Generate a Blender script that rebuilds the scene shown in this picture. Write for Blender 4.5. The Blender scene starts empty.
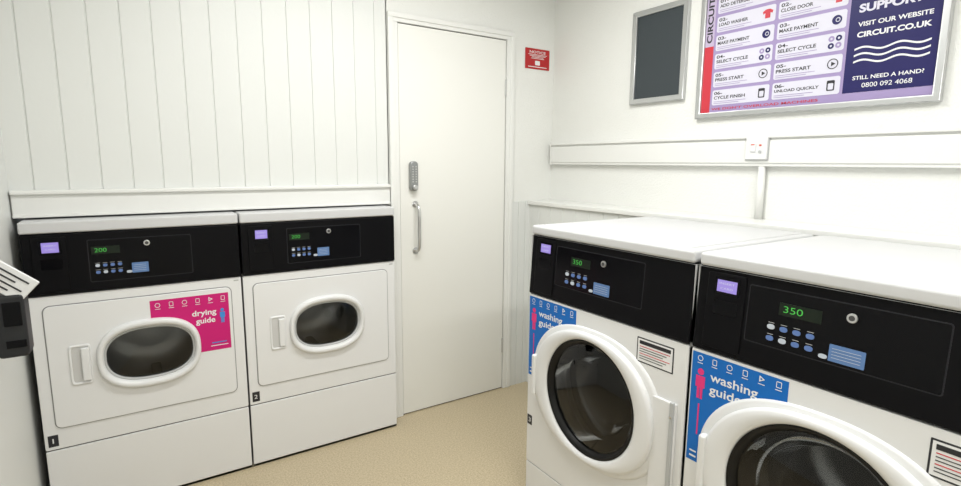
import bpy, bmesh, math
from mathutils import Vector, Matrix
S=bpy.context.scene
try:
    S.view_settings.view_transform='Standard'; S.view_settings.look='None'
except Exception as e: print(e)
COL=S.collection

# ---------------------------------------------------------------- materials
def M(name,col,rough=.5,metal=0,emis=None,es=0,bump=None,spec=.5,coat=0):
    m=bpy.data.materials.new(name);m.use_nodes=True;nt=m.node_tree;b=nt.nodes['Principled BSDF']
    b.inputs['Base Color'].default_value=(*col,1);b.inputs['Roughness'].default_value=rough;b.inputs['Metallic'].default_value=metal
    b.inputs['Specular IOR Level'].default_value=spec
    b.inputs['Coat Weight'].default_value=coat
    if emis: b.inputs['Emission Color'].default_value=(*emis,1);b.inputs['Emission Strength'].default_value=es
    tc=nt.nodes.new('ShaderNodeTexCoord')
    if bump:
        sc,st,dist=bump
        n=nt.nodes.new('ShaderNodeTexNoise');n.inputs['Scale'].default_value=sc;n.inputs['Detail'].default_value=4
        bp=nt.nodes.new('ShaderNodeBump');bp.inputs['Strength'].default_value=st;bp.inputs['Distance'].default_value=dist
        nt.links.new(tc.outputs['Object'],n.inputs['Vector']);nt.links.new(n.outputs['Fac'],bp.inputs['Height']);nt.links.new(bp.outputs['Normal'],b.inputs['Normal'])
    return m
def ramp_noise(m,scale,c0,c1,p0=.4,p1=.6,detail=3):
    nt=m.node_tree;b=nt.nodes['Principled BSDF'];tc=nt.nodes.new('ShaderNodeTexCoord')
    n=nt.nodes.new('ShaderNodeTexNoise');n.inputs['Scale'].default_value=scale;n.inputs['Detail'].default_value=detail
    r=nt.nodes.new('ShaderNodeValToRGB');r.color_ramp.elements[0].position=p0;r.color_ramp.elements[1].position=p1
    r.color_ramp.elements[0].color=(*c0,1);r.color_ramp.elements[1].color=(*c1,1)
    nt.links.new(tc.outputs['Object'],n.inputs['Vector']);nt.links.new(n.outputs['Fac'],r.inputs['Fac']);nt.links.new(r.outputs['Color'],b.inputs['Base Color'])
wall_m=M('painted_boarding',(.725,.74,.72),.45,bump=(60,.15,.002))
plas_m=M('painted_lining_paper',(.79,.795,.765),.6,bump=(110,.6,.004))
ceil_m=M('ceiling_paint',(.82,.83,.81),.8)
floor_m=M('speckled_vinyl',(.5,.42,.28),.32,bump=(250,.1,.001)); ramp_noise(floor_m,150,(.41,.335,.215),(.60,.51,.35),.34,.66,5)
gloss_m=M('gloss_white_paint',(.78,.785,.76),.3)
door_m=M('door_paint',(.80,.80,.76),.35)
enam=M('white_enamel',(.77,.775,.775),.27)
enam2=M('white_plastic',(.76,.765,.765),.3)
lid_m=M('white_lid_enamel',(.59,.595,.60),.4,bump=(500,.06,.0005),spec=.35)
blk=M('black_control_fascia',(.004,.004,.005),.38,spec=.10)
blk2=M('black_gloss_overlay',(.002,.002,.003),.22,spec=.15)
ovl=M('overlay_line',(.03,.03,.034),.4,spec=.1)
gap_m=M('dark_gap',(.06,.06,.06),.8)
gry_gap=M('grey_seam',(.28,.28,.28),.7)
rub=M('black_rubber',(.006,.006,.006),.4,spec=.25)
chrome=M('brushed_steel',(.62,.62,.62),.28,1)
drum=M('dryer_drum_steel',(.40,.40,.39),.3,1)
wdrum=M('washer_drum_steel',(.32,.32,.32),.22,1)
lifter=M('lifter_steel',(.38,.38,.38),.25,1)
pink=M('pink_vinyl',(.58,.012,.17),.4,spec=.3);blue=M('blue_vinyl',(.006,.14,.50),.4,spec=.3);hot=M('pink_print',(.75,.03,.2),.5);cyan=M('blue_print',(.05,.25,.65),.5)
wht=M('white_print',(.8,.8,.8),.5);ink=M('black_ink',(.015,.015,.02),.5);red=M('red_sign',(.45,.012,.015),.4);redt=M('red_print',(.55,.03,.05),.5)
navy=M('navy_print',(.022,.020,.105),.4,spec=.2);lilac=M('lilac_print',(.34,.27,.48),.4,spec=.3);pale=M('pale_lilac_box',(.66,.65,.74),.4,spec=.3);alum=M('anodised_frame',(.55,.56,.56),.35,.8)
slate=M('grey_board',(.05,.06,.066),.45,bump=(40,.1,.001),spec=.2)
lcd=M('violet_lcd',(.1,.08,.2),.3,emis=(.40,.30,.85),es=.65);lcdt=M('lcd_text',(.4,.4,.5),.5,emis=(.7,.68,.9),es=.35);green=M('green_led',(0,.05,0),.4,emis=(.12,.85,.12),es=.6)
dkled=M('led_window',(.010,.016,.010),.3,spec=.2);btnb=M('blue_button',(.10,.18,.42),.4);btnw=M('pale_button',(.5,.55,.62),.4);lbl=M('blue_label',(.10,.20,.42),.4)
shade=M('pearl_grey',(.45,.46,.46),.5);swr=M('red_rocker',(.6,.08,.05),.4);recess=M('recess_white',(.58,.58,.57),.4);bandp=M('band_pale',(.50,.42,.58),.4)
term=M('terminal_dark_grey',(.02,.021,.023),.45,spec=.3)
def glassm(name,tint):
    m=bpy.data.materials.new(name);m.use_nodes=True;nt=m.node_tree;nt.nodes.clear()
    o=nt.nodes.new('ShaderNodeOutputMaterial');mix=nt.nodes.new('ShaderNodeMixShader');t=nt.nodes.new('ShaderNodeBsdfTransparent');g=nt.nodes.new('ShaderNodeBsdfGlossy')
    t.inputs[0].default_value=(*tint,1);g.inputs['Roughness'].default_value=.03
    lw=nt.nodes.new('ShaderNodeFresnel');lw.inputs[0].default_value=1.5
    nt.links.new(lw.outputs[0],mix.inputs[0]);nt.links.new(t.outputs[0],mix.inputs[1]);nt.links.new(g.outputs[0],mix.inputs[2]);nt.links.new(mix.outputs[0],o.inputs[0]);return m
glass=glassm('door_glass',(.58,.59,.60));glassd=glassm('dryer_window_glass',(.60,.60,.60))

# ---------------------------------------------------------------- helpers
def link(name,me,parent=None,mat=None,smooth=False):
    if mat: 
        me.materials.clear();me.materials.append(mat)
    o=bpy.data.objects.new(name,me);COL.objects.link(o)
    if parent: o.parent=parent
    if smooth:
        for p in me.polygons:p.use_smooth=True
    return o
def empty(name,loc,rz=0):
    o=bpy.data.objects.new(name,None);COL.objects.link(o);o.location=loc;o.rotation_euler=(0,0,rz);o.empty_display_size=.1;return o
def addbox(bm,x0,x1,y0,y1,z0,z1,bev=0,seg=2):
    r=bmesh.ops.create_cube(bm,size=1,matrix=Matrix.Translation(((x0+x1)/2,(y0+y1)/2,(z0+z1)/2))@Matrix.Diagonal((x1-x0,y1-y0,z1-z0,1)))
    if bev:
        es=list({e for v in r['verts'] for e in v.link_edges})
        bmesh.ops.bevel(bm,geom=es,offset=bev,segments=seg,affect='EDGES',profile=.5)
def box(parent,name,x0,x1,y0,y1,z0,z1,mat,bev=0,seg=2,rot=None):
    bm=bmesh.new();addbox(bm,x0,x1,y0,y1,z0,z1,bev,seg)
    if rot:
        c=Vector(((x0+x1)/2,(y0+y1)/2,(z0+z1)/2));bmesh.ops.rotate(bm,cent=c,matrix=rot,verts=bm.verts)
    me=bpy.data.meshes.new(name);bm.to_mesh(me);bm.free();o=link(name,me,parent,mat)
    if bev: 
        for p in me.polygons:p.use_smooth=True
        md=o.modifiers.new('wn','WEIGHTED_NORMAL')
    return o
def rrect(x0,z0,x1,z1,r=.0,n=6):
    if r<=0:return [(x0,z0),(x1,z0),(x1,z1),(x0,z1)]
    P=[]
    for cx,cz,a0 in ((x1-r,z0+r,-90),(x1-r,z1-r,0),(x0+r,z1-r,90),(x0+r,z0+r,180)):
        for i in range(n+1):
            a=math.radians(a0+90*i/n);P.append((cx+r*math.cos(a),cz+r*math.sin(a)))
    return P
def sup(cx,cz,a,b,n=2,N=96):
    P=[]
    for i in range(N):
        t=2*math.pi*i/N;c,s=math.cos(t),math.sin(t)
        P.append((cx+a*math.copysign(abs(c)**(2/n),c),cz+b*math.copysign(abs(s)**(2/n),s)))
    return P
def curve_mesh(cu,name):
    o=bpy.data.objects.new('tmp',cu);COL.objects.link(o);dg=bpy.context.evaluated_depsgraph_get();dg.update()
    me=bpy.data.meshes.new_from_object(o.evaluated_get(dg));me.name=name
    bpy.data.objects.remove(o);return me
def plate(parent,name,loops,d0,d1,mat,bev=0):
    cu=bpy.data.curves.new(name,'CURVE');cu.dimensions='2D';cu.fill_mode='BOTH'
    for L in loops:
        s=cu.splines.new('POLY');s.points.add(len(L)-1);s.use_cyclic_u=True
        for p,q in zip(s.points,L):p.co=(q[0],q[1],0,1)
    cu.extrude=max((d1-d0)/2-bev,0.00005);cu.bevel_depth=bev;cu.bevel_resolution=2;cu.offset=-bev
    me=curve_mesh(cu,name);dm=(d0+d1)/2
    for v in me.vertices: x,y,z=v.co;v.co=(x,-dm-z,y)
    return link(name,me,parent,mat)
def decal(parent,name,x0,z0,x1,z1,d,mat,r=0,t=.0006): return plate(parent,name,[rrect(x0,z0,x1,z1,r)],d,d+t,mat)
def text(parent,s,x0,x1,zc,h,d,mat,bold=.012,name='lettering',vert=False):
    cu=bpy.data.curves.new(name,'FONT');cu.body=s;cu.size=1;cu.offset=bold;cu.extrude=.0002;cu.fill_mode='BOTH'
    me=curve_mesh(cu,name)
    xs=[v.co.x for v in me.vertices];ys=[v.co.y for v in me.vertices];a,b=min(xs),max(xs);c,e=min(ys),max(ys)
    for v in me.vertices:
        x=(v.co.x-a)/(b-a);y=(v.co.y-c)/(e-c)-.5
        if vert: # reading bottom to top : x0,x1 are z-range, zc is centre x
            v.co=(zc-y*h,-d-v.co.z*.5,x0+x*(x1-x0))
        else: v.co=(x0+x*(x1-x0),-d-v.co.z*.5,zc+y*h)
    return link(name,me,parent,mat)
def ring(parent,name,cx,cz,o,i,prof,mat,N=96,n=2,ni=2):
    bm=bmesh.new();A=sup(cx,cz,o[0],o[1],n,N);B=sup(cx,cz,i[0],i[1],ni,N);rows=[]
    for t,d in prof: rows.append([bm.verts.new((a[0]*(1-t)+b[0]*t,-d,a[1]*(1-t)+b[1]*t)) for a,b in zip(A,B)])
    for r0,r1 in zip(rows,rows[1:]):
        for k in range(N): bm.faces.new((r0[k],r0[(k+1)%N],r1[(k+1)%N],r1[k]))
    bmesh.ops.recalc_face_normals(bm,faces=bm.faces)
    me=bpy.data.meshes.new(name);bm.to_mesh(me);bm.free();return link(name,me,parent,mat,True)
def dome(parent,name,cx,cz,a,b,n,d0,h,mat,N=96,K=10):
    return ring(parent,name,cx,cz,(a,b),(a*.002,b*.002),[(k/K,d0+h*(1-(1-k/K)**2)) for k in range(K+1)],mat,N,n,n)
def tube(parent,name,pts,r,mat,N=12):
    cu=bpy.data.curves.new(name,'CURVE');cu.dimensions='3D';s=cu.splines.new('BEZIER');s.bezier_points.add(len(pts)-1)
    for p,q in zip(s.bezier_points,pts):p.co=q;p.handle_left_type=p.handle_right_type='AUTO'
    cu.bevel_depth=r;cu.bevel_resolution=5;cu.use_fill_caps=True
    return link(name,curve_mesh(cu,name),parent,mat,True)
def cut_rect(x0,z0,x1,z1,cx,cz,a,b,n,side):
    """rectangle outline with the superellipse bitten out of its lower corner (side: +1 ellipse lies to the right, -1 to the left)"""
    def top(x):
        u=abs(x-cx)/a
        return cz+b*(1-min(u,1)**n)**(1/n)
    if side>0:
        E=sup(cx,cz,a,b,n,720);P=[(x,z) for x,z in E if x0<x<x1 and z0<z<z1 and x<cx+.0]
        P.sort(key=lambda q:math.atan2(q[1]-cz,q[0]-cx)%(2*math.pi))
        P=P[::8]+[P[-1]]
        hx=top(x1)
        return [(x0,z0),(x0,z1),(x1,z1),(x1,min(hx,z1-.001))]+P+([(P[-1][0],z0)])
    E=sup(cx,cz,a,b,n,720);P=[(x,z) for x,z in E if x0<x<x1 and z0<z<z1]
    P.sort(key=lambda q:-((math.atan2(q[1]-cz,q[0]-cx)+math.pi/2)%(2*math.pi)))
    P=P[::8]+[P[-1]]
    return [(x1,z0),(x1,z1),(x0,z1),(x0,P[0][1])]+P+[(P[-1][0],z0)]
def man(parent,x,z0,h,d,mat):
    plate(parent,'figure_head',[sup(x,z0+h*.9,h*.11,h*.11,2,16)],d,d+.0006,mat)
    plate(parent,'figure_body',[[(x-.16*h,z0+.76*h),(x-.16*h,z0+.38*h),(x-.1*h,z0+.38*h),(x-.1*h,z0),(x-.015*h,z0),(x-.01*h,z0+.36*h),(x+.01*h,z0+.36*h),(x+.015*h,z0),(x+.1*h,z0),(x+.1*h,z0+.38*h),(x+.16*h,z0+.38*h),(x+.16*h,z0+.76*h)]],d,d+.0006,mat)
def icons(parent,x0,x1,z,r,d,mat,n=5):
    for k in range(n):
        x=x0+(x1-x0)*k/(n-1)
        if k==n-2: plate(parent,'guide_arrow',[[(x-r*.7,z-r),(x+r,z),(x-r*.7,z+r)],[(x-r*.4,z-r*.5),(x+r*.45,z),(x-r*.4,z+r*.5)]],d,d+.0005,mat)
        elif k%2==0: plate(parent,'guide_icon',[sup(x,z,r,r,2,20),sup(x,z,r*.8,r*.8,2,20)],d,d+.0005,mat)
        else: plate(parent,'guide_icon',[rrect(x-r*.8,z-r,x+r*.8,z+r,r*.3),rrect(x-r*.62,z-r*.8,x+r*.62,z+r*.8,r*.2)],d,d+.0005,mat)
        decal(parent,'icon_caption',x-r,z-r*1.8,x+r,z-r*1.6,d,mat)
def grooved(bm,a0,a1,z0,z1,pitch,gw=.006,gd=.004,th=.1,axis='x',face=0,sgn=1,start=None):
    """vertical V-jointed boarding: face plane at `face`, solid extends by th behind it"""
    P=[(a0,0)];g=(a0 if start is None else start)+pitch
    while g<a1-gw:
        P+=[(g-gw/2,0),(g-gw*.2,gd),(g+gw*.2,gd),(g+gw/2,0)];g+=pitch
    P+=[(a1,0),(a1,th),(a0,th)]
    def mk(p,z):
        if axis=='x': return bm.verts.new((p[0],face+sgn*p[1],z))
        return bm.verts.new((face+sgn*p[1],p[0],z))
    lo=[mk(p,z0) for p in P];hi=[mk(p,z1) for p in P];n=len(P)
    for i in range(n): bm.faces.new((lo[i],lo[(i+1)%n],hi[(i+1)%n],hi[i]))
    bm.faces.new(lo[::-1]);bm.faces.new(hi)
    bmesh.ops.recalc_face_normals(bm,faces=bm.faces)
def bmobj(name,bm,mat,parent=None):
    me=bpy.data.meshes.new(name);bm.to_mesh(me);bm.free();return link(name,me,parent,mat)

# ---------------------------------------------------------------- room shell
XL=-2.485;YF=-3.9;ZC=2.45
box(None,'floor',XL-.1,.1,YF-.1,.8,-.1,0,floor_m)
box(None,'ceiling',XL-.1,.1,YF-.1,.8,ZC,ZC+.1,ceil_m)
bm=bmesh.new();grooved(bm,XL,-1.05,1.135,ZC,.1,start=XL-.03);bmobj('wall_back_upper',bm,wall_m)
bm=bmesh.new();addbox(bm,-1.055,.1,.0,.1,0,ZC);bmobj('wall_back',bm,plas_m)
bm=bmesh.new();grooved(bm,-.30,-.168,0,1.12,.05,th=.011,face=-.012,gw=.005);bmobj('trim_dado_boarding',bm,wall_m)
box(None,'wall_alcove',XL-.1,-.955,.68,.78,0,1.3,wall_m)
box(None,'wall_right',0,.1,YF,0,0,ZC,plas_m)
box(None,'wall_left',XL-.1,XL,YF,.68,0,ZC,wall_m)
box(None,'wall_front',XL-.1,.1,YF-.1,YF,0,ZC,plas_m)
bm=bmesh.new();grooved(bm,YF,-.0,0,1.10,.1,gd=.0025,axis='y',face=-.168,sgn=1,th=.168);bmobj('trim_dado_panelling',bm,wall_m)
box(None,'trim_ledge',-.182,0,YF,0,1.10,1.122,gloss_m,.003)
t=empty('trim_shelf_board',(0,0,0))
box(t,'board',XL+.005,-1.055,-.018,0,1.140,1.222,gloss_m,.003)
box(t,'top_bead',XL+.005,-1.055,-.030,0,1.216,1.232,gloss_m,.004)
box(t,'bottom_bead',XL+.005,-1.055,-.024,-.0,1.135,1.145,gloss_m,.002)
for x in (-2.42,-2.0,-1.55,-1.12): plate(t,'screw_cap',[sup(x,1.185,.005,.005,2,16)],.018,.019,gloss_m)

tr=empty('cable_trunking',(0,0,0),-math.pi/2)
box(tr,'body',.034,2.45,-.028,-.001,1.333,1.447,gloss_m,.003)
box(tr,'cover',.036,2.45,-.033,-.022,1.345,1.436,gloss_m,.004)
box(tr,'top_lip',.028,2.45,-.040,-.001,1.443,1.459,gloss_m,.003)
box(tr,'end_cap',.028,.036,-.036,-.001,1.330,1.46,gloss_m,.002)
sw=empty('wall_switch',(-.033,-1.236,1.360),-math.pi/2)
box(sw,'plate',0,.088,-.012,0,0,.09,enam2,.003)
box(sw,'plate_edge',-.003,.091,-.004,0,-.003,.093,shade,.001)
box(sw,'rocker',.022,.044,-.017,-.010,.03,.062,enam2,.002)
decal(sw,'red_bar',.026,.056,.040,.060,.017,swr);plate(sw,'neon',[rrect(.056,.052,.066,.059,.002)],.0115,.013,swr)
plate(sw,'flex_outlet',[sup(.061,.03,.006,.006,2,16)],.0115,.015,shade)
bm=bmesh.new();bmesh.ops.create_cone(bm,cap_ends=True,segments=24,radius1=.014,radius2=.014,depth=.211,matrix=Matrix.Translation((-.016,-1.296,1.2275)));o=bmobj('vertical_conduit_pipe',bm,gloss_m)
for p in o.data.polygons:p.use_smooth=len(p.vertices)==4

# ---------------------------------------------------------------- door
d=empty('door_1',(0,0,0))
box(d,'shadow_gap',-1.001,-.349,-.003,-.0005,0,2.004,gap_m)
box(d,'leaf',-.997,-.353,-.010,-.001,.006,2.0,door_m,.0015)
tr2=empty('trim_door_architrave',(0,0,0))
for nm,x0,x1 in (('left',-1.052,-1.001),('right',-.349,-.300)):
    box(tr2,nm+'_jamb',x0,x1,-.018,0,0,2.004,gloss_m,.002)
    a,b=(x0,x0+.028) if nm=='left' else (x1-.026,x1)
    box(tr2,nm+'_moulding',a,b,-.024,-.01,0,2.024,gloss_m,.004)
box(tr2,'head',-1.052,-.300,-.018,0,2.004,2.046,gloss_m,.002)
box(tr2,'head_moulding',-1.052,-.300,-.024,-.01,2.022,2.048,gloss_m,.004)
plock=empty('keypad_door_lock',(0,0,0))
kl=M('satin_lock_metal',(.33,.34,.34),.35,.8)
plate(plock,'body',[rrect(-.950,1.196,-.906,1.345,.018)],.010,.034,kl,.005)
for k in range(7):
    for s in (-1,1): plate(plock,'key',[sup(-.928+s*.009,1.318-k*.0125,.0035,.0035,2,14)],.034,.037,chrome)
plate(plock,'turn_knob',[sup(-.928,1.215,.013,.013,2,24)],.034,.05,chrome,.003)
ph=empty('door_pull_handle',(0,0,0))
tube(ph,'bar',[(-.915,-.012,1.128),(-.915,-.045,1.118),(-.915,-.055,1.08),(-.915,-.055,1.0),(-.915,-.055,.935),(-.915,-.045,.897),(-.915,-.012,.887)],.0085,chrome)
for z in (1.128,.887): plate(ph,'rose',[sup(-.915,z,.017,.017,2,24)],.010,.014,chrome)
for z in (1.75,.27):
    box(d,'hinge',-.358,-.346,-.016,-.009,z-.045,z+.045,chrome,.002)
sg=empty('red_notice_sign',(-.213,0,1.872))
decal(sg,'board',0,0,.176,.112,.0005,red,.002,.003)
text(sg,'NOTICE',.03,.146,.093,.014,.0036,wht);
for k,(a,b) in enumerate(((.02,.156),(.03,.146),(.045,.13),(.04,.135))): decal(sg,'text_line',a,.078-k*.007,b,.0805-k*.007,.0036,wht)
plate(sg,'camera_symbol',[rrect(.07,.022,.105,.046,.004)],.0036,.0042,wht)
decal(sg,'text_line',.02,.010,.156,.014,.0036,wht)

# ---------------------------------------------------------------- machines
def controls(p,W,z0,z1,o,digits,f):
    a0,a1=o['lcd'];lz0,lz1=o['lcdz']
    plate(p,'card_reader_housing',[rrect(a0-.028,z0+.014,a1+.022,z1-.012,.006)],f-.004,f+.004,blk,.002)
    decal(p,'card_reader_bezel',a0-.007,lz0-.007,a1+.007,lz1+.007,f+.0042,blk2,.003)
    decal(p,'card_reader_display',a0,lz0,a1,lz1,f+.005,lcd)
    text(p,'INSERT',a0+.006,a1-.006,(lz0+lz1)/2+.007,.005,f+.006,lcdt,0,name='display_text');text(p,'CARD',a0+.01,a1-.01,(lz0+lz1)/2-.006,.005,f+.006,lcdt,0,name='display_text')
    decal(p,'reader_slot',a0-.006,lz0-.060,a1+.006,lz0-.022,f+.0042,blk2,.004)
    s0,s1,sz0,sz1=o['sub']
    plate(p,'control_overlay_edge',[rrect(s0-.0025,sz0-.0025,s1+.0025,sz1+.0025,.006)],f-.004,f+.0004,ovl)
    plate(p,'control_overlay',[rrect(s0,sz0,s1,sz1,.005)],f-.004,f+.001,blk2)
    g0,g1,gz0,gz1=o['led']
    decal(p,'led_window',g0-.010,gz0-.007,g1+.040,gz1+.006,f+.0012,dkled)
    text(p,digits,g0,g1,(gz0+gz1)/2,(gz1-gz0)*.9,f+.002,green,-.010,name='led_digits')
    plate(p,'key_lock',[sup(o['dot'],o['dotz'],.0105,.0105,2,24)],f,f+.005,chrome,.001)
    plate(p,'key_lock_core',[sup(o['dot'],o['dotz'],.006,.006,2,20)],f+.005,f+.0056,gap_m)
    b0,b1,bz0,bz1=o['btn']
    n=4
    for r in range(2):
        for k in range(n):
            x=b0+(b1-b0)*(k+.5)/n; z=bz1-(bz1-bz0)*(r+.5)/2
            plate(p,'button',[sup(x,z,(b1-b0)/n*.30,(bz1-bz0)*.11,2.5,24)],f+.001,f+.0022,btnw if (r*3+k)%4<1 else btnb)
            decal(p,'button_caption',x-.007,z+(bz1-bz0)*.17,x+.007,z+(bz1-bz0)*.19,f+.0012,shade)
    plate(p,'start_button',[sup(b1+.016,bz0+.006,.009,.005,2.5,24)],f+.001,f+.0022,btnw)
    l0,l1,lz,lzz=o['lab'];decal(p,'blue_label',l0,lz,l1,lzz,f+.0012,lbl,.002)
    for k in range(4): decal(p,'label_line',l0+.006,lz+.008+k*(lzz-lz-.014)/3.5,l1-.008,lz+.009+k*(lzz-lz-.014)/3.5,f+.002,btnw)

def cabinet(p,W,D,H):
    bm=bmesh.new();addbox(bm,.002,W-.002,.0,D,.0,H,0)
    for fc in [q for q in bm.faces if q.normal.y<-.9]: bm.faces.remove(fc)
    bmobj('cabinet',bm,enam,p)

def dryer(L,digits,num,guide):
    W,D=.691,.70;p=empty('tumble_dryer',(L,-.096,0))
    cabinet(p,W,D,1.09)
    cx,cz=.352,.603
    hole=sup(cx,cz,.156,.110,2.5)
    plate(p,'front_panel',[rrect(.002,.2895,W-.002,.862,.006),hole],-.012,.006,enam,.002)
    box(p,'lower_panel',.002,W-.002,-.006,.02,.012,.2845,enam,.003)
    box(p,'seam_backing',.006,W-.006,.001,.01,.27,.30,gap_m)
    plate(p,'door_seam',[rrect(.037,.366,.651,.828,.024),hole],.006,.0066,gry_gap)
    plate(p,'door_panel',[rrect(.0405,.3695,.6475,.8245,.021),hole],.006,.0115,enam,.002)
    box(p,'control_fascia',.002,W-.002,-.014,.05,.866,1.084,blk,.005,3)
    box(p,'lid',.001,W-.001,-.018,D,1.086,1.128,lid_m,.007,3)
    ring(p,'door_ring',cx,cz,(.172,.134),(.150,.104),[(0,.011),(0,.018),(.05,.024),(.2,.029),(.5,.030),(.75,.027),(.92,.020),(1,.012),(1,-.03)],enam2,n=2.5,ni=2.5)
    ring(p,'window_gasket',cx,cz,(.151,.105),(.143,.097),[(0,.014),(.5,.016),(1,.012),(1,-.02)],shade,n=2.5,ni=2.5)
    dome(p,'window_glass',cx,cz,.145,.099,2.5,.006,.012,glassd)
    ring(p,'drum_throat',cx,cz,(.156,.110),(.25,.22),[(0,-.02),(0,-.04),(1,-.07)],drum,n=2.5)
    ring(p,'drum_wall',cx,cz,(.27,.25),(.001,.001),[(0,-.06),(0,-.42),(.6,-.44),(1,-.45)],drum)
    for a in (35,155,275):
        a=math.radians(a);box(p,'drum_baffle',cx+.2*math.cos(a)-.02,cx+.2*math.cos(a)+.02,.09,.40,cz+.2*math.sin(a)-.02,cz+.2*math.sin(a)+.02,lifter,.01)
    hx0,hx1,hz0,hz1=.098,.166,.522,.672
    ring(p,'handle_bezel',(hx0+hx1)/2,(hz0+hz1)/2,(.034,.076),(.026,.066),[(0,.011),(.1,.015),(.6,.0155),(1,.012)],enam2,n=9,ni=9)
    plate(p,'handle_recess',[rrect(hx0+.008,hz0+.010,hx1-.008,hz1-.010,.006)],.0112,.0122,recess)
    box(p,'handle_grip',hx0+.036,hx1-.006,-.022,-.010,hz0+.012,hz1-.012,enam2,.005,3)
    n0,n1=(.0245,.0285) if num=='1' else (.020,.033)
    decal(p,'number_plate',.012,.302,.042,.346,.006,ink);text(p,num,n0,n1,.324,.018,.0068,wht,0)
    o=dict(lcd=(.058,.106),lcdz=(1.018,1.054),sub=(.188,.514,.902,1.053),led=(.206,.242,1.008,1.024),dot=.368,dotz=1.032,btn=(.2,.290,.922,.972),lab=(.315,.368,.922,.960))
    controls(p,W,.866,1.084,o,digits,.014)
    if guide:
        plate(p,'drying_guide_sticker',[cut_rect(.360,.567,.636,.804,cx,cz,.168,.130,2.5,-1)],.0115,.0121,pink)
        icons(p,.385,.615,.784,.009,.0122,wht,6)
        text(p,'drying',.500,.588,.728,.030,.0123,wht,.02);text(p,'guide',.512,.582,.695,.030,.0123,wht,.02)
        man(p,.610,.680,.06,.0122,cyan);decal(p,'sticker_line',.56,.585,.625,.588,.0122,wht);decal(p,'sticker_line',.565,.597,.620,.601,.0122,cyan)
    decal(p,'badge',W-.03,.846,W-.012,.852,.0065,shade)
    return p
dryer(-2.460,'200','1',True)
dryer(-1.766,'200','2',False)

def washer(L,digits):
    W,D=.709,.655;p=empty('washing_machine',(-.862,L,0),-math.pi/2)
    cabinet(p,W,D,1.070)
    cx,cz=.340,.545
    hole=sup(cx,cz,.202,.202)
    plate(p,'front_panel',[rrect(.002,.1515,W-.002,.842,.006),hole],-.012,.006,enam,.002)
    box(p,'lower_panel',.002,W-.002,-.006,.02,.012,.148,enam,.003)
    # sloping control fascia: pivots about its bottom edge, top leans back
    fx=bpy.data.objects.new('control_panel',None);COL.objects.link(fx);fx.parent=p
    R=Matrix.Rotation(-.07,4,'X');pv=Vector((0,0,.845));fx.matrix_local=Matrix.Translation(pv-(R@pv))@R
    box(fx,'control_fascia',.002,W-.002,-.010,.035,.845,1.074,blk,.005,3)
    box(p,'lid',.004,W-.004,-.004,D,1.073,1.108,lid_m,.009,4)
    box(p,'lid_raised_field',.035,W-.035,.03,D-.02,1.104,1.1115,lid_m,.004,3)
    # door
    ring(p,'door_skirt',cx,cz,(.300,.244),(.202,.202),[(0,.006),(.03,.011),(.12,.014),(1,.014)],enam2,n=2.3)
    ring(p,'door_ring',cx,cz,(.274,.229),(.203,.203),[(0,.012),(0,.022),(.05,.028),(.16,.031),(.5,.032),(.75,.030),(.9,.026),(.97,.021),(1,.008)],enam2,n=2.2)
    ring(p,'door_inner_bezel',cx,cz,(.204,.204),(.184,.184),[(0,.022),(.15,.024),(.6,.016),(1,.004)],rub)
    dome(p,'door_glass',cx,cz,.185,.185,2,.006,.016,glass)
    ring(p,'rubber_gasket',cx,cz,(.200,.200),(.184,.184),[(0,.006),(.3,.0),(1,-.02),(.8,-.05),(0,-.07),(-1.2,-.08)],rub)
    ring(p,'glass_bowl_rim',cx,cz,(.180,.180),(.12,.12),[(0,.004),(.15,-.05),(.5,-.085),(1,-.10)],glass)
    ring(p,'drum_front_lip',cx,cz,(.245,.245),(.165,.165),[(0,-.10),(.7,-.095),(1,-.11)],wdrum)
    ring(p,'drum_wall',cx,cz,(.245,.245),(.001,.001),[(0,-.10),(0,-.42),(.5,-.44),(.8,-.42),(1,-.42)],wdrum)
    for a in (20,140,260):
        a=math.radians(a);R2=Matrix.Rotation(-a,3,'Y');box(p,'drum_lifter',cx+.205*math.cos(a)-.035,cx+.205*math.cos(a)+.035,.11,.39,cz+.205*math.sin(a)-.018,cz+.205*math.sin(a)+.018,lifter,.01,rot=R2)
    box(p,'door_grip',.056,.078,-.036,-.010,.46,.62,enam2,.008,4)
    box(p,'hinge_plate',.600,.684,-.015,-.004,.30,.66,enam2,.004)
    box(p,'hinge_strip',.668,.682,-.022,-.013,.26,.665,shade,.003)
    for z in (.30,.62): plate(p,'hinge_screw',[sup(.675,z,.004,.004,2,14)],.022,.024,chrome)
    plate(p,'washing_guide_sticker',[cut_rect(.006,.518,.262,.834,cx,cz,.292,.240,2.3,1)],.006,.0066,blue)
    icons(p,.03,.24,.819,.008,.0067,wht,6)
    text(p,'washing',.062,.192,.774,.032,.0068,wht,.012);text(p,'guide',.062,.152,.739,.032,.0068,wht,.012)
    man(p,.034,.705,.085,.0067,hot);decal(p,'sticker_line',.032,.60,.036,.69,.0067,hot);decal(p,'sticker_line',.016,.53,.036,.535,.0067,wht);decal(p,'sticker_line',.016,.545,.036,.549,.0067,wht)
    decal(p,'warning_label_border',.530,.742,.662,.820,.006,ink,.002);decal(p,'warning_label',.534,.746,.658,.816,.0066,wht)
    decal(p,'warning_header',.540,.800,.652,.811,.0072,ink)
    for k in range(6): decal(p,'warning_text',.541,.792-k*.0075,.650-(k%3)*.012,.7940-k*.0075,.0072,ink if k%3 else redt)
    decal(p,'number_plate',.006,.31,.034,.35,.006,ink);text(p,'3',.014,.026,.33,.018,.0068,wht,0)
    o=dict(lcd=(.060,.114),lcdz=(1.012,1.043),sub=(.146,.536,.906,1.044),led=(.231,.274,.994,1.011),dot=.373,dotz=1.016,btn=(.192,.310,.912,.968),lab=(.337,.407,.912,.950))
    controls(fx,W,.845,1.072,o,digits,.010)
    return p
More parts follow.
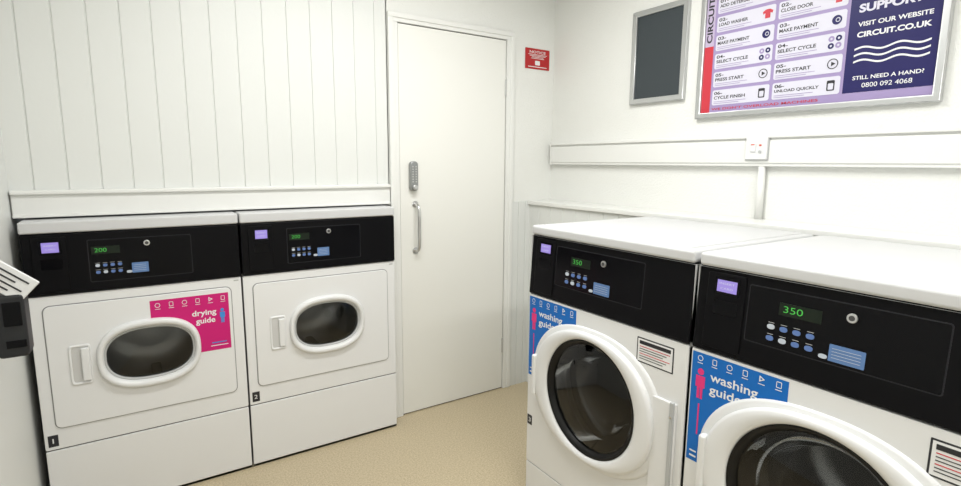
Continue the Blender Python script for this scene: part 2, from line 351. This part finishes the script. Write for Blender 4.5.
washer(-.896,'350')
washer(-1.612,'350')

# ---------------------------------------------------------------- boards on the right wall
cb=empty('framed_notice_board',(0,-.598,1.628),-math.pi/2)
w,h=.312,.437
plate(cb,'frame',[rrect(0,0,w,h,.002),rrect(.026,.026,w-.026,h-.026)],.0,.020,alum,.004)
decal(cb,'panel',.02,.02,w-.02,h-.02,.002,slate,0,.008)
po=empty('instruction_poster',(0,-.976,1.536),-math.pi/2)
w,h=.860,.610
plate(po,'frame',[rrect(0,0,w,h,.002),rrect(.024,.024,w-.024,h-.024)],.0,.022,alum,.004)
e=.020
decal(po,'lilac_field',e,e,.60,h-e,.002,lilac,0,.008)
decal(po,'navy_field',.578,.052,w-e,h-e,.0102,navy,0,.0006);decal(po,'navy_foot',.578,e,w-e,.053,.0102,lilac)
decal(po,'red_band',e,e,.064,.30,.0102,redt);decal(po,'grey_band',e,.30,.064,h-e,.0102,bandp)
text(po,'CIRCUIT',.315,.50,.043,.026,.011,ink,.03,vert=True)
A=['REMOVE LINT','ADD DETERGENT','LOAD WASHER','MAKE PAYMENT','SELECT CYCLE','PRESS START','CYCLE FINISH'];B=['LOAD DRYER','CLEAN LINT FILTER','CLOSE DOOR','MAKE PAYMENT','SELECT CYCLE','PRESS START','UNLOAD QUICKLY']
for c,(x0,x1,T) in enumerate(((.074,.318,A),(.330,.568,B))):
    for k in range(7):
        z=.085+(6-k)*.0745
        plate(po,'step_box',[rrect(x0,z-.031,x1,z+.031,.008)],.0102,.0108,pale)
        text(po,'0%d-'%k,x0+.008,x0+.045,z+.018,.013,.011,ink,.025);text(po,T[k],x0+.008,x0+.008+.0115*len(T[k]),z-.001,.013,.011,ink,.025)
        decal(po,'small_print',x0+.008,z-.018,x0+.15,z-.016,.011,lilac);decal(po,'small_print',x0+.008,z-.025,x0+.12,z-.023,.011,lilac)
        xx=x1-.03
        if k==2: plate(po,'shirt_icon',[[(xx-.01,z-.016),(xx+.01,z-.016),(xx+.01,z+.004),(xx+.018,z),(xx+.02,z+.01),(xx+.008,z+.017),(xx-.008,z+.017),(xx-.02,z+.01),(xx-.018,z),(xx-.01,z+.004)]],.011,.0115,redt)
        elif k==4:
            for a in (-.012,.012):
                for b in (-.012,.012): plate(po,'cycle_icon',[sup(xx+a,z+b,.010,.010,2,20),sup(xx+a,z+b,.004,.004,2,12)],.011,.0115,navy if a*b>0 else lilac)
        elif k==5: plate(po,'start_icon',[sup(xx,z,.018,.018,2,24),sup(xx,z,.015,.015,2,24)],.011,.0115,ink);plate(po,'start_arrow',[[(xx-.005,z-.008),(xx+.009,z),(xx-.005,z+.008)]],.011,.0115,ink)
        elif k==6: plate(po,'basket_icon',[rrect(xx-.013,z-.018,xx+.013,z+.018,.004),rrect(xx-.009,z-.014,xx+.009,z+.008,.003)],.011,.0115,ink)
        else: plate(po,'coin_icon',[sup(xx,z,.016,.016,2,24),sup(xx+.003,z,.008,.008,2,16),sup(xx+.003,z,.005,.005,2,16)],.011,.0115,navy if k==3 else lilac)
text(po,"WE DON'T OVERLOAD MACHINES",.074,.50,.038,.010,.011,redt,.01)
text(po,'NEED',.605,.72,.382,.032,.011,wht,.04);text(po,'SUPPORT',.605,.785,.330,.028,.011,pale,.04)
text(po,'VISIT OUR WEBSITE',.606,.812,.278,.015,.011,wht,.02);text(po,'CIRCUIT.CO.UK',.606,.812,.244,.018,.011,wht,.035)
for k in range(3):
    zc=.196-k*.021
    up=[(.603+.212*i/40,zc+.006*math.sin(i/40*math.pi*4)+.003) for i in range(41)];dn=[(x,z-.006) for x,z in up[::-1]]
    plate(po,'wave_line',[up+dn],.011,.0116,wht)
text(po,'STILL NEED A HAND?',.606,.806,.101,.013,.011,wht,.015);text(po,'0800 092 4068',.636,.778,.075,.015,.011,wht,0)

# ---------------------------------------------------------------- payment terminal on left wall
pt=empty('card_payment_terminal',(XL,-.60,0))
box(pt,'wall_bracket',0.001,.05,-.03,.03,.84,.96,term,.004)
box(pt,'body',.03,.096,-.04,.04,.812,.985,term,.010,3)
box(pt,'keypad_face',.050,.088,-.0425,-.038,.90,.965,blk2,.002)
box(pt,'slot',.05,.092,-.0425,-.038,.84,.86,blk2,.001)
R=Matrix.Rotation(math.radians(42),3,'Y')
box(pt,'price_label_holder',.010,.124,-.035,-.025,.988,1.058,enam2,.003,rot=R)
bm=bmesh.new()
for k in range(4): addbox(bm,.020,.108-(k%2)*.025,-.0362,-.0352,1.044-k*.013-.004,1.044-k*.013)
bmesh.ops.rotate(bm,cent=Vector((.067,-.03,1.023)),matrix=R,verts=bm.verts);bmobj('label_print',bm,ink,pt)

# ---------------------------------------------------------------- lights
lm=M('light_diffuser',(.9,.9,.9),.5,emis=(1,.995,.98),es=3)
for k,(x,y) in enumerate(((-1.25,-1.05),(-1.25,-2.75))):
    c=empty('ceiling_light_panel',(x,y,ZC))
    box(c,'tray',-.62,.62,-.16,.16,-.05,0,enam2,.004);box(c,'diffuser',-.6,.6,-.14,.14,-.056,-.05,lm)
    l=bpy.data.lights.new('lamp','AREA');l.shape='RECTANGLE';l.size=1.18;l.size_y=.26;l.energy=24 if k==0 else 27;l.color=(1,.995,.975)
    lo=bpy.data.objects.new('lamp',l);COL.objects.link(lo);lo.parent=c;lo.location=(0,0,-.06)
wd=bpy.data.worlds.new('World');S.world=wd;wd.use_nodes=True;wd.node_tree.nodes['Background'].inputs[0].default_value=(.9,.92,1,1);wd.node_tree.nodes['Background'].inputs[1].default_value=.3

# ---------------------------------------------------------------- camera
yaw,pit,rol=.583,.150,.007
fw=Vector((math.sin(yaw)*math.cos(pit),math.cos(yaw)*math.cos(pit),-math.sin(pit)));r=Vector((math.cos(yaw),-math.sin(yaw),0));u=r.cross(fw)
r2=r*math.cos(rol)+u*math.sin(rol);u2=-r*math.sin(rol)+u*math.cos(rol)
m=Matrix((r2,u2,-fw)).transposed().to_4x4();m.translation=Vector((-2.128,-2.461,1.339))
cd=bpy.data.cameras.new('camera');cd.sensor_width=36;cd.lens=529.7/961*36;cd.clip_start=.02
co=bpy.data.objects.new('camera',cd);COL.objects.link(co);co.matrix_world=m;S.camera=co
